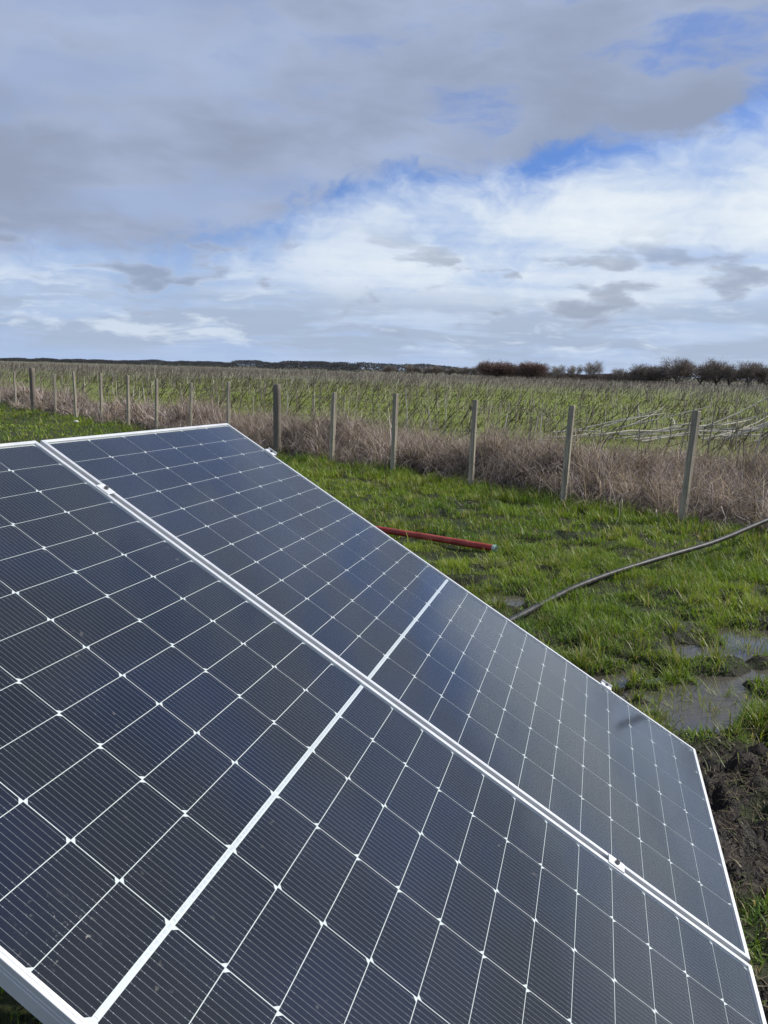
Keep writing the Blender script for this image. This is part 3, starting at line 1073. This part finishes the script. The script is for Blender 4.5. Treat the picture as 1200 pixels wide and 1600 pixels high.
# ------------------------------------------------------------------ red pipe, black hose, odds and ends
m, gg, o = new_mat('faded_red_plastic')
co = objco(gg)
n1, n2 = gg.noise(co, 7.0, 4, 0.6), gg.noise(co, 55.0, 3, 0.6)
c = gg.mix(gg.sm(n1, 0.35, 0.7), (0.29, 0.030, 0.024), (0.36, 0.070, 0.052))
c = gg.mix(gg.sm(n2, 0.60, 0.75, 0.0, 0.55), c, (0.50, 0.24, 0.19))
c = gg.mix(gg.sm(gg.noise(co, 3.0, 3), 0.55, 0.7, 0.0, 0.5), c, (0.14, 0.05, 0.04))
principled(gg, o, c, 0.55, 0, 0.35)
M_RED = m
m, gg, o = new_mat('torn_green_white_plastic')
principled(gg, o, gg.mix(gg.sm(gg.noise(objco(gg), 40.0, 3), 0.4, 0.6), (0.50, 0.55, 0.50), (0.12, 0.30, 0.22)), 0.6)
M_TORN = m
pr = empty('red_pipe', Matrix.Translation((1.0, 6.68, 0)))
tag(pr, 'faded red plastic pipe with a torn pale end lying in the grass', 'pipe')
pp = []
for t in np.linspace(0, 1, 15):
    xx, yy = 0.985 - 2.7 * t, 6.675 + 1.55 * t + 0.03 * math.sin(t * 5)
    pp.append((xx - 1.0, yy - 6.68, 0.052 + 0.012 * math.sin(3 * t)))
b = MB()
b.tube(pp, 0.0305, 14, cap=False)
b.tube(pp, 0.0265, 14, cap=False)
b.build('pipe_body', M_RED, pr, smooth=True)
b = MB()
e0 = Vector(pp[0])
dr = (Vector(pp[0]) - Vector(pp[1])).normalized()
b.tube([e0 - dr * 0.002, e0 + dr * 0.018, e0 + dr * 0.034], [0.0325, 0.034, 0.030], 14, cap=False)
for i in range(9):
    a = i * 0.7
    q = e0 + dr * 0.028 + Vector((0.3 * math.cos(a), 0.5 * math.cos(a), math.sin(a))) * 0.024
    b.tube([q, q + dr * random.uniform(0.012, 0.03) + Vector((0, 0, random.uniform(-0.01, 0.014)))], [0.005, 0.001], 4)
b.build('torn_sleeve', M_TORN, pr)

m, gg, o = new_mat('black_polythene')
co = objco(gg)
c = gg.mix(gg.sm(gg.noise(co, 18.0, 4, 0.6), 0.42, 0.68), (0.014, 0.015, 0.017), (0.048, 0.047, 0.045))
principled(gg, o, c, 0.52, 0, 0.35)
M_HOSE = m
HOSE = [(-0.6, 3.6, 0.03), (0.2, 4.1, 0.03), (0.58, 4.40, 0.028), (0.88, 4.78, 0.03), (1.16, 5.17, 0.026), (1.45, 5.53, 0.036), (1.86, 5.93, 0.055), (2.40, 6.33, 0.10), (3.04, 6.80, 0.15), (3.90, 7.62, 0.21), (4.6, 8.2, 0.26), (5.6, 8.7, 0.26), (6.8, 9.1, 0.12), (7.8, 9.3, 0.05)]


def catmull(P_, k=8):
    P_ = [Vector(p) for p in P_]
    P_ = [P_[0] * 2 - P_[1]] + P_ + [P_[-1] * 2 - P_[-2]]
    r_ = []
    for i in range(1, len(P_) - 2):
        for j in range(k):
            t = j / k
            a, b_, c_, d_ = P_[i - 1], P_[i], P_[i + 1], P_[i + 2]
            r_.append(0.5 * ((2 * b_) + (c_ - a) * t + (2 * a - 5 * b_ + 4 * c_ - d_) * t * t + (3 * b_ - a - 3 * c_ + d_) * t ** 3))
    r_.append(P_[-2])
    return r_


b = MB()
b.tube(catmull(HOSE), 0.0215, 14)
hs = b.build('water_hose', M_HOSE, None, smooth=True)
tag(hs, 'black polythene water hose rising out of the grass to the right', 'hose')

# a white stone in the grass by the fence, and a dry twig
m, gg, o = new_mat('pale_stone')
principled(gg, o, gg.mix(gg.noise(objco(gg), 30.0, 4), (0.45, 0.43, 0.39), (0.72, 0.70, 0.66)), 0.85)
M_STONE = m
b = MB()
rings = []
for z, r_ in ((-0.05, 0.05), (-0.01, 0.085), (0.03, 0.075), (0.055, 0.04), (0.06, 0.01)):
    rings.append([(r_ * 1.3 * math.cos(t) * (1 + 0.12 * math.sin(2 * t + z * 30)), r_ * math.sin(t) * (1 + 0.1 * math.cos(3 * t)), z) for t in [2 * math.pi * i / 10 for i in range(10)]])
b.loft(rings)
st = b.build('stone', M_STONE, None, smooth=True)
st.location = (-8.0, 19.75, 0.05)
st.scale = (0.6, 0.6, 0.6)
tag(st, 'small white stone in the grass in front of the far fence posts', 'stone')

b = MB()
tw = [Vector((0, 0, 0.0)), Vector((0.10, -0.05, 0.10)), Vector((0.18, -0.02, 0.15)), Vector((0.30, 0.0, 0.10))]
b.tube(tw, [0.006, 0.005, 0.004, 0.002], 5)
b.tube([tw[1], tw[1] + Vector((-0.08, 0.02, 0.06)), tw[1] + Vector((-0.20, 0.0, 0.11))], [0.004, 0.003, 0.001], 5)
b.tube([tw[1], tw[1] + Vector((0.03, 0.05, -0.03)), tw[1] + Vector((0.0, 0.12, -0.08))], [0.004, 0.003, 0.001], 5)
tg = b.build('twig', M_STAKE)
tg.location = (0.78, 8.55, float(height(np.array([0.78]), np.array([8.55]))[0]) - 0.004)
tag(tg, 'crooked dry twig lying in the grass left of the middle posts', 'twig')
b = MB()
b.tube(catmull([(0, 0, 0), (0.10, 0.16, 0.12), (0.16, 0.36, 0.24), (0.30, 0.52, 0.42)], 4), [0.0032] * 12 + [0.002], 5)
tg = b.build('dead_stem', M_STAKE)
tg.location = (2.50, 8.15, float(height(np.array([2.50]), np.array([8.15]))[0]) - 0.01)
tag(tg, 'long curved dead stem bending from the dead grass onto the pasture', 'stem')


# ------------------------------------------------------------------ sticks of the field
def stick_mesh(name, L, r, n, bend, twigs, mat, seed):
    rs = random.Random(seed)
    b = MB()
    k = 5
    pts, radii = [], []
    bx, by = rs.uniform(-bend, bend), rs.uniform(-bend, bend)
    for i in range(k):
        t = i / (k - 1)
        pts.append((bx * t * t + rs.uniform(-1, 1) * bend * 0.12, by * t * t + rs.uniform(-1, 1) * bend * 0.12, L * t))
        radii.append(r * (1 - 0.55 * t))
    b.tube(pts, radii, n)
    for _ in range(twigs):
        t = rs.uniform(0.3, 0.9)
        i = min(int(t * (k - 1)), k - 2)
        p = Vector(pts[i]).lerp(Vector(pts[i + 1]), t * (k - 1) - i)
        a = rs.uniform(0, 6.28)
        l_ = rs.uniform(0.2, 0.5)
        b.tube([p, p + Vector((math.cos(a) * l_ * 0.6, math.sin(a) * l_ * 0.6, l_ * rs.uniform(0.2, 0.9)))], [r * 0.45, r * 0.15], 3)
    me = b.mesh(name)
    me.materials.append(mat)
    return me


STK = [stick_mesh('vine_stake', 1.25, 0.017, 5, 0.06, 0, M_STAKE, 1), stick_mesh('vine_stake', 1.1, 0.013, 5, 0.10, 1, M_STAKE, 2), stick_mesh('vine_stake', 1.35, 0.020, 5, 0.04, 0, M_PALE, 3)]
CAN = [stick_mesh('leaning_cane', 1.5, 0.015, 5, 0.22, 2, M_CANE, 4), stick_mesh('leaning_cane', 1.3, 0.012, 5, 0.3, 3, M_CANE, 5), stick_mesh('leaning_cane', 1.7, 0.017, 5, 0.2, 1, M_CANE, 6)]
FAL = [stick_mesh('fallen_branch', 2.2, 0.020, 6, 0.35, 1, M_PALE, 7), stick_mesh('fallen_branch', 1.6, 0.017, 6, 0.25, 1, M_PALE, 8), stick_mesh('fallen_branch', 2.7, 0.025, 6, 0.4, 2, M_PALE, 9)]


def put(me, name, x, y, tilt_x, tilt_y, rz, sc, label, cat, group, dz=0.0):
    o_ = link(name, me)
    gz = float(height(np.array([x]), np.array([y]))[0])
    o_.location = (x, y, gz - 0.03 + dz)
    up = Vector((tilt_x, tilt_y, math.sqrt(max(0.0004, 1 - tilt_x ** 2 - tilt_y ** 2))))
    q = up.to_track_quat('Z', 'Y')
    o_.rotation_euler = (q.to_matrix() @ Matrix.Rotation(rz, 3, 'Z')).to_euler()
    o_.scale = (sc, sc, sc)
    tag(o_, label, cat, group)
    return o_


def in_view(x, y):
    return abs(x + 0.02 * y) < 0.53 * y


def fpos(s_, w_):
    return FA[0] + FU[0] * s_ + FN[0] * w_, FA[1] + FU[1] * s_ + FN[1] * w_


ORD = ['first', 'second', 'third', 'fourth', 'fifth', 'sixth', 'seventh', 'eighth', 'ninth', 'tenth', 'eleventh', 'twelfth', 'thirteenth', 'fourteenth', 'fifteenth', 'sixteenth']
POST_A = [(FA[0] + FU[0] * q) / (FA[1] + FU[1] * q) for q in POSTS[1:-1]]     # bearing of each post in view, right to left


def gap_of(x, y):
    b_ = x / y
    k_ = sum(1 for q in POST_A if q > b_)
    if k_ == 0:
        return 'right of the rightmost fence post'
    if k_ >= len(POST_A):
        return 'left of the leftmost fence post'
    return 'between the %s and %s posts from the right' % (ORD[k_ - 1], ORD[k_])


nst = ncn = 0
while nst < 90:
    s_, w_ = random.uniform(-9, 26), random.choice([random.uniform(0.9, 3.2), random.uniform(2.6, 8.5)])
    x, y = fpos(s_, w_)
    if not in_view(x, y) or (x > 5.6 and w_ > 3.4 and random.random() < 0.7):
        continue
    me = random.choice(STK if w_ > 2.6 else STK[:2])
    put(me, 'vine_stake', x, y, random.gauss(0.0, 0.07), random.gauss(0, 0.07), random.uniform(0, 6), random.uniform(0.45, 0.95) * (1.0 if w_ > 2.5 else 0.8), 'thin upright grey stake behind fence, ' + gap_of(x, y), 'stake', 'upright stakes ' + gap_of(x, y))
    nst += 1
while ncn < 175:
    s_, w_ = random.uniform(-8, 26), 2.6 + abs(random.gauss(0, 4.2))
    x, y = fpos(s_, w_)
    if not in_view(x, y) or (x > 5.2 and w_ < 7 and random.random() < 0.85):
        continue
    if vnoise(np.array([s_ * 0.5]), np.array([w_ * 0.5]), 88)[0] < 0.38:
        continue
    ln = random.uniform(0.35, 0.95)
    if random.random() < 0.12:
        ln = -ln
    put(random.choice(CAN), 'leaning_cane', x, y, ln, random.gauss(0.05, 0.18), random.uniform(0, 6), random.uniform(0.35, 0.8), 'dark leaning cane behind fence, ' + gap_of(x, y), 'cane', 'dark leaning canes ' + gap_of(x, y))
    ncn += 1
for i in range(40):
    x, y = 9.2 + random.gauss(0, 1.4), 20.6 + random.gauss(0, 1.5)
    if i < 9:
        x, y = 6.3 + random.gauss(0, 0.9), 19.6 + random.gauss(0, 0.7)
    a = random.gauss(0.15, 0.35) if random.random() < 0.85 else random.uniform(1.0, 2.4)
    rise = random.choice([0.05, 0.10, 0.2, 0.36]) if i > 8 else random.choice([0.06, 0.12, 0.4])
    c_ = math.sqrt(1 - rise * rise)
    put(random.choice(FAL), 'fallen_branch', x - math.cos(a) * 1.0, y - math.sin(a) * 1.0, math.cos(a) * c_, math.sin(a) * c_, random.uniform(0, 6), random.uniform(0.7, 1.45), 'bleached bare branch lying in the pile on the field at right', 'branch', 'bleached branches in the pile at right', dz=0.07 + random.uniform(0, 0.14))

# thousands of canes and stakes farther out
n = 25000
d_ = 14 + 200 * RNG.random(n) ** 0.92
a_ = RNG.uniform(-0.62, 0.62, n)
x, y = d_ * np.sin(a_), d_ * np.cos(a_)
w_ = w_fence(x, y)
# planted in rows that run with the fence
w_ = np.round(w_ / 2.0) * 2.0 + RNG.normal(0, 0.22, n)
s_ = (x - FA[0]) * FU[0] + (y - FA[1]) * FU[1]
x, y = FA[0] + FU[0] * s_ + FN[0] * w_, FA[1] + FU[1] * s_ + FN[1] * w_
clump = fbm(x * 0.10, y * 0.10, 3, 97)
keep = (w_ > 5.5) & (RNG.random(n) < 0.25 + 1.5 * (clump - 0.25)) & ~((x > 5) & (w_ < 9) & (RNG.random(n) < 0.6))
x, y = x[keep], y[keep]
n = len(x)
dist = np.hypot(x, y)
kind = RNG.random(n)
upright = kind < 0.50 + 0.25 * sstep(dist, 40, 110)
L = np.where(upright, RNG.uniform(0.5, 1.15, n), RNG.uniform(0.5, 1.15, n)) * (0.72 + 0.30 * sstep(dist, 30, 90)) * (1.02 - 0.22 * sstep(x / y, -0.25, 0.35))
lx = np.where(upright, RNG.normal(0, 0.10, n), RNG.normal(0.62, 0.25, n))
ly = np.where(upright, RNG.normal(0, 0.10, n), RNG.normal(0.0, 0.2, n))
lz = np.sqrt(np.clip(1 - lx ** 2 - ly ** 2, 0.05, 1))
rr = np.where(upright, 0.014, 0.013) * RNG.uniform(0.7, 1.4, n) * (1 + dist / 160)
top = np.stack([x + lx * L, y + ly * L, lz * L], -1)
base = np.stack([x, y, np.full(n, -0.05)], -1)
V = np.zeros((n, 6, 3), np.float32)
for k in range(3):
    an = 2 * math.pi * k / 3
    off = np.stack([np.cos(an) * rr, np.sin(an) * rr, 0 * rr], -1)
    V[:, k] = base + off
    V[:, 3 + k] = top + off * 0.55
bi = (np.arange(n) * 6)[:, None]
Q = np.array([[0, 1, 4, 3], [1, 2, 5, 4], [2, 0, 3, 5]]).reshape(1, -1) + bi
cs = np.where(upright[:, None], np.array([[0.17, 0.15, 0.135]]), np.array([[0.060, 0.050, 0.040]])) * RNG.uniform(0.55, 1.45, (n, 1))
pale_ = RNG.random(n) < 0.07
cs[pale_] = np.array([0.46, 0.43, 0.36])
Cc = np.repeat(cs[:, None, :], 6, 1).reshape(-1, 3)
# side twigs
pick = np.repeat(np.arange(n), 3)
nt = len(pick)
tt = RNG.uniform(0.3, 0.95, nt)[:, None]
p0 = base[pick] * (1 - tt) + top[pick] * tt
az_ = RNG.uniform(0, 6.28, nt)
lt = RNG.uniform(0.15, 0.55, nt)
p1 = p0 + np.stack([np.cos(az_) * lt * 0.7 + 0.1, np.sin(az_) * lt * 0.7, lt * RNG.uniform(0, 0.9, nt)], -1)
wd = (rr[pick] * 0.55)[:, None]
sd = np.stack([np.ones(nt), np.zeros(nt), RNG.normal(0, 0.6, nt)], -1)
TV = np.stack([p0 - sd * wd, p0 + sd * wd, p1], 1).reshape(-1, 3)
TT = np.arange(nt * 3).reshape(-1, 3) + n * 6
TC = np.repeat(cs[pick][:, None, :], 3, 1).reshape(-1, 3)
me = np_mesh('distant_canes', np.concatenate([V.reshape(-1, 3), TV]), tri=TT, quad=Q.reshape(-1, 4), col=np.concatenate([Cc, TC]))
m, gg, o = new_mat('cane_bark')
at = gg.node('ShaderNodeAttribute', attribute_name='col')
principled(gg, o, at.outputs['Color'], 0.85, 0, 0.2)
M_BARK = m
dc = link('distant_canes', me, M_BARK)
tag(dc, 'countless bare canes and stakes standing across the field to the horizon', 'canes', kind='stuff')


# ------------------------------------------------------------------ bare trees on the skyline
def bare_tree(seed, dense, tone, n_tw):
    """unit tree: height 1, crown radius about 0.5; returns trunk mesh, crown mesh"""
    rs = np.random.default_rng(seed)
    tb = MB()
    tips = []
    stems = 3 if not dense else 5
    for s in range(stems):
        a = 6.28 * s / stems + rs.uniform(-0.4, 0.4)
        p = Vector((0, 0, 0))
        d = Vector((math.cos(a) * 0.25, math.sin(a) * 0.25, 1)).normalized()
        pts, rd = [p.copy()], [0.022]
        for i in range(5):
            p = p + d * 0.11
            d = (d + Vector((math.cos(a), math.sin(a), 0)) * rs.uniform(0.08, 0.25) + Vector(rs.normal(0, 0.08, 3))).normalized()
            pts.append(p.copy())
            rd.append(0.022 * (1 - (i + 1) * 0.15))
            if i >= 1:
                for q in range(2):
                    dd = (d + Vector(rs.normal(0, 0.55, 3))).normalized()
                    e1 = p + dd * rs.uniform(0.10, 0.2)
                    e2 = e1 + (dd + Vector((0, 0, 0.25))).normalized() * rs.uniform(0.10, 0.18)
                    tb.tube([p, e1, e2], [0.009, 0.006, 0.003], 4)
                    tips += [e1, e2]
        tb.tube(pts, rd, 6)
        tips.append(p)
    tips = np.array([list(t) for t in tips])
    n = n_tw
    # twigs fill a domed, uneven crown
    k = rs.integers(0, len(tips), n)
    start = tips[k] + rs.normal(0, 0.055 if not dense else 0.10, (n, 3))
    outw = start - np.array([0, 0, 0.35])
    outw /= np.linalg.norm(outw, axis=1, keepdims=True) + 1e-6
    dirs = outw * 0.8 + rs.normal(0, 0.45, (n, 3)) + np.array([0, 0, 0.3])
    dirs /= np.linalg.norm(dirs, axis=1, keepdims=True)
    end = start + dirs * rs.uniform(0.06, 0.17, (n, 1))
    r_ = np.sqrt((end[:, 0] / 0.52) ** 2 + (end[:, 1] / 0.52) ** 2 + ((end[:, 2] - 0.45) / 0.55) ** 2)
    lim = 0.92 + 0.14 * np.sin(3 * np.arctan2(end[:, 1], end[:, 0]) + seed) + rs.normal(0, 0.05, n)
    keep = (r_ < lim) & (start[:, 2] > 0.02)
    start, end = start[keep], end[keep]
    n = len(start)
    if dense:
        # skirt of twigs down to the ground
        pass
    wd = rs.uniform(0.0025, 0.0055, (n, 1)) * (1.35 if dense else 1.0)
    sd = rs.normal(0, 1, (n, 3))
    sd /= np.linalg.norm(sd, axis=1, keepdims=True)
    TV = np.stack([start - sd * wd, start + sd * wd, end], 1).reshape(-1, 3)
    c = np.array(tone) * rs.uniform(0.7, 1.3, (n, 1))
    me_c = np_mesh('tree_crown', TV, tri=np.arange(n * 3).reshape(-1, 3), col=np.repeat(c[:, None, :], 3, 1).reshape(-1, 3))
    me_c.materials.append(M_BARK)
    me_t = tb.mesh('tree_trunk')
    me_t.materials.append(M_CANE)
    return me_t, me_c


GREY, BROWN, DARK = (0.36, 0.33, 0.30), (0.25, 0.18, 0.15), (0.27, 0.235, 0.205)
VAR = {'grey': [bare_tree(11, False, GREY, 5200), bare_tree(12, False, GREY, 4700)],
       'brown': [bare_tree(21, True, BROWN, 15000), bare_tree(22, True, BROWN, 14000)],
       'dark': [bare_tree(31, False, DARK, 8200), bare_tree(32, False, DARK, 7600), bare_tree(33, False, DARK, 8800), bare_tree(34, True, DARK, 8200)]}


def tree(x, y, h, wdt, kind, label, group=None, i=0):
    t_ = empty('bare_tree', Matrix.Translation((x, y, -0.1)))
    tag(t_, label, 'tree', group)
    mt, mc = VAR[kind][i % len(VAR[kind])]
    rz = random.uniform(0, 6.28)
    for nm, me in (('trunk', mt), ('crown', mc)):
        o_ = link(nm, me, None, t_)
        o_.rotation_euler = (0, 0, rz)
        o_.scale = (wdt * 1.08, wdt * 1.08, (h + 0.1) * (1.2 if kind == 'brown' else 1.3))
    return t_


# x, distance, top height, crown width
TREES = [
    (0.4, 300, 3.1, 6.4, 'dark'), (9.3, 300, 3.6, 6.8, 'dark'), (14.0, 300, 3.0, 5.6, 'dark'), (18.7, 300, 3.4, 6.6, 'dark'), (24.1, 300, 3.0, 6.0, 'dark'), (29.0, 300, 3.4, 6.6, 'dark'), (34.5, 290, 3.7, 7.6, 'dark'),
    (32.6, 230, 4.9, 12.5, 'brown'), (41.9, 225, 4.9, 11.5, 'brown'),
    (46.9, 215, 4.2, 5.6, 'grey'), (51.8, 215, 4.6, 5.4, 'grey'), (55.2, 210, 5.4, 7.0, 'grey'),
    (60.2, 203, 4.0, 5.4, 'grey'), (63.6, 195, 4.1, 6.0, 'dark'), (66.9, 195, 4.2, 5.6, 'dark'), (70.7, 190, 5.7, 8.8, 'dark'), (76.5, 190, 5.4, 7.8, 'dark'), (80.4, 190, 5.0, 6.6, 'dark'), (83.6, 190, 4.7, 6.6, 'dark'), (88.2, 190, 5.4, 7.4, 'dark'), (92.6, 190, 5.0, 6.6, 'dark'), (97.8, 191, 5.4, 7.4, 'dark')]
LBL = {'brown': ['dense rounded reddish brown bush, the left of the two on the skyline', 'dense rounded reddish brown bush, the right of the two on the skyline'],
       'grey': ['pale grey bare round tree just right of the brown bushes', 'pale grey bare tree touching the left side of the tallest grey one', 'tallest pale grey bare tree with a fan shaped crown on the skyline', 'thin pale grey bare tree between the tallest grey tree and the dark row']}
cnt = {}
for i, (x, y, h, wd_, kd) in enumerate(TREES):
    c_ = cnt.get(kd, 0)
    cnt[kd] = c_ + 1
    if kd == 'dark':
        if y > 250:
            tree(x, y, h, wd_, kd, '%s small dark bare tree left of the brown bushes, counted from them' % ORD[6 - c_], 'small dark trees left of the brown bushes', c_)
        else:
            tree(x, y, h * 1.08, wd_ * 1.2, kd, '%s dark bare tree from the left in the right hand skyline row' % ORD[c_ - 7], 'dark bare trees at the right of the skyline', c_)
    else:
        tree(x, y, h, wd_, kd, LBL[kd][c_], None, c_)

# far hedges that read as one dark mass
def hedge(pts, n, tone, wd, name, label, base=-0.2):
    pts = np.array(pts, float)
    seg = RNG.integers(0, len(pts) - 1, n)
    t = RNG.random(n)
    p = pts[seg] * (1 - t[:, None]) + pts[seg + 1] * t[:, None]
    bump_ = 0.45 + 1.0 * fbm(p[:, 0] * 0.10, p[:, 1] * 0.05, 4, 101)
    H = p[:, 2] * bump_
    z = base + (H - base) * np.sqrt(RNG.random(n))
    x, y = p[:, 0] + RNG.normal(0, 1.2, n), p[:, 1] + RNG.normal(0, 2.0, n)
    L = RNG.uniform(0.4, 1.1, n)
    dr = np.stack([RNG.normal(0, 0.5, n), RNG.normal(0, 0.3, n), RNG.uniform(0.3, 1, n)], -1)
    st_ = np.stack([x, y, z], -1)
    en = st_ + dr * L[:, None] * 0.6
    sd = np.stack([np.ones(n), np.zeros(n), RNG.normal(0, 0.7, n)], -1) * (wd * RNG.uniform(0.5, 1.4, n))[:, None]
    TV = np.stack([st_ - sd, st_ + sd, en], 1).reshape(-1, 3)
    c = np.array(tone) * RNG.uniform(0.6, 1.3, (n, 1))
    me = np_mesh(name, TV, tri=np.arange(n * 3).reshape(-1, 3), col=np.repeat(c[:, None, :], 3, 1).reshape(-1, 3))
    o_ = link(name, me, M_BARK)
    tag(o_, label, 'trees', kind='stuff')


hedge([(-300, 520, 1.9), (-249, 500, 1.9), (-208, 500, 2.3), (-160, 480, 2.6), (-113, 450, 3.4), (-70.9, 420, 3.8), (-39, 380, 3.9), (-12.6, 340, 3.6), (40, 320, 3.4), (50, 310, 3.2)], 65000, (0.17, 0.17, 0.165), 0.20, 'distant_hedge', 'dark distant hedge and wood along the left horizon')  # lighter greyed tone puts distance haze into the hedge colour
hedge([(30, 240, 1.5), (55, 214, 1.8), (64, 198, 2.6), (70, 196, 3.2), (105, 196, 3.4)], 30000, (0.22, 0.18, 0.15), 0.08, 'hedge_undergrowth', 'brown undergrowth beneath the skyline trees at right')
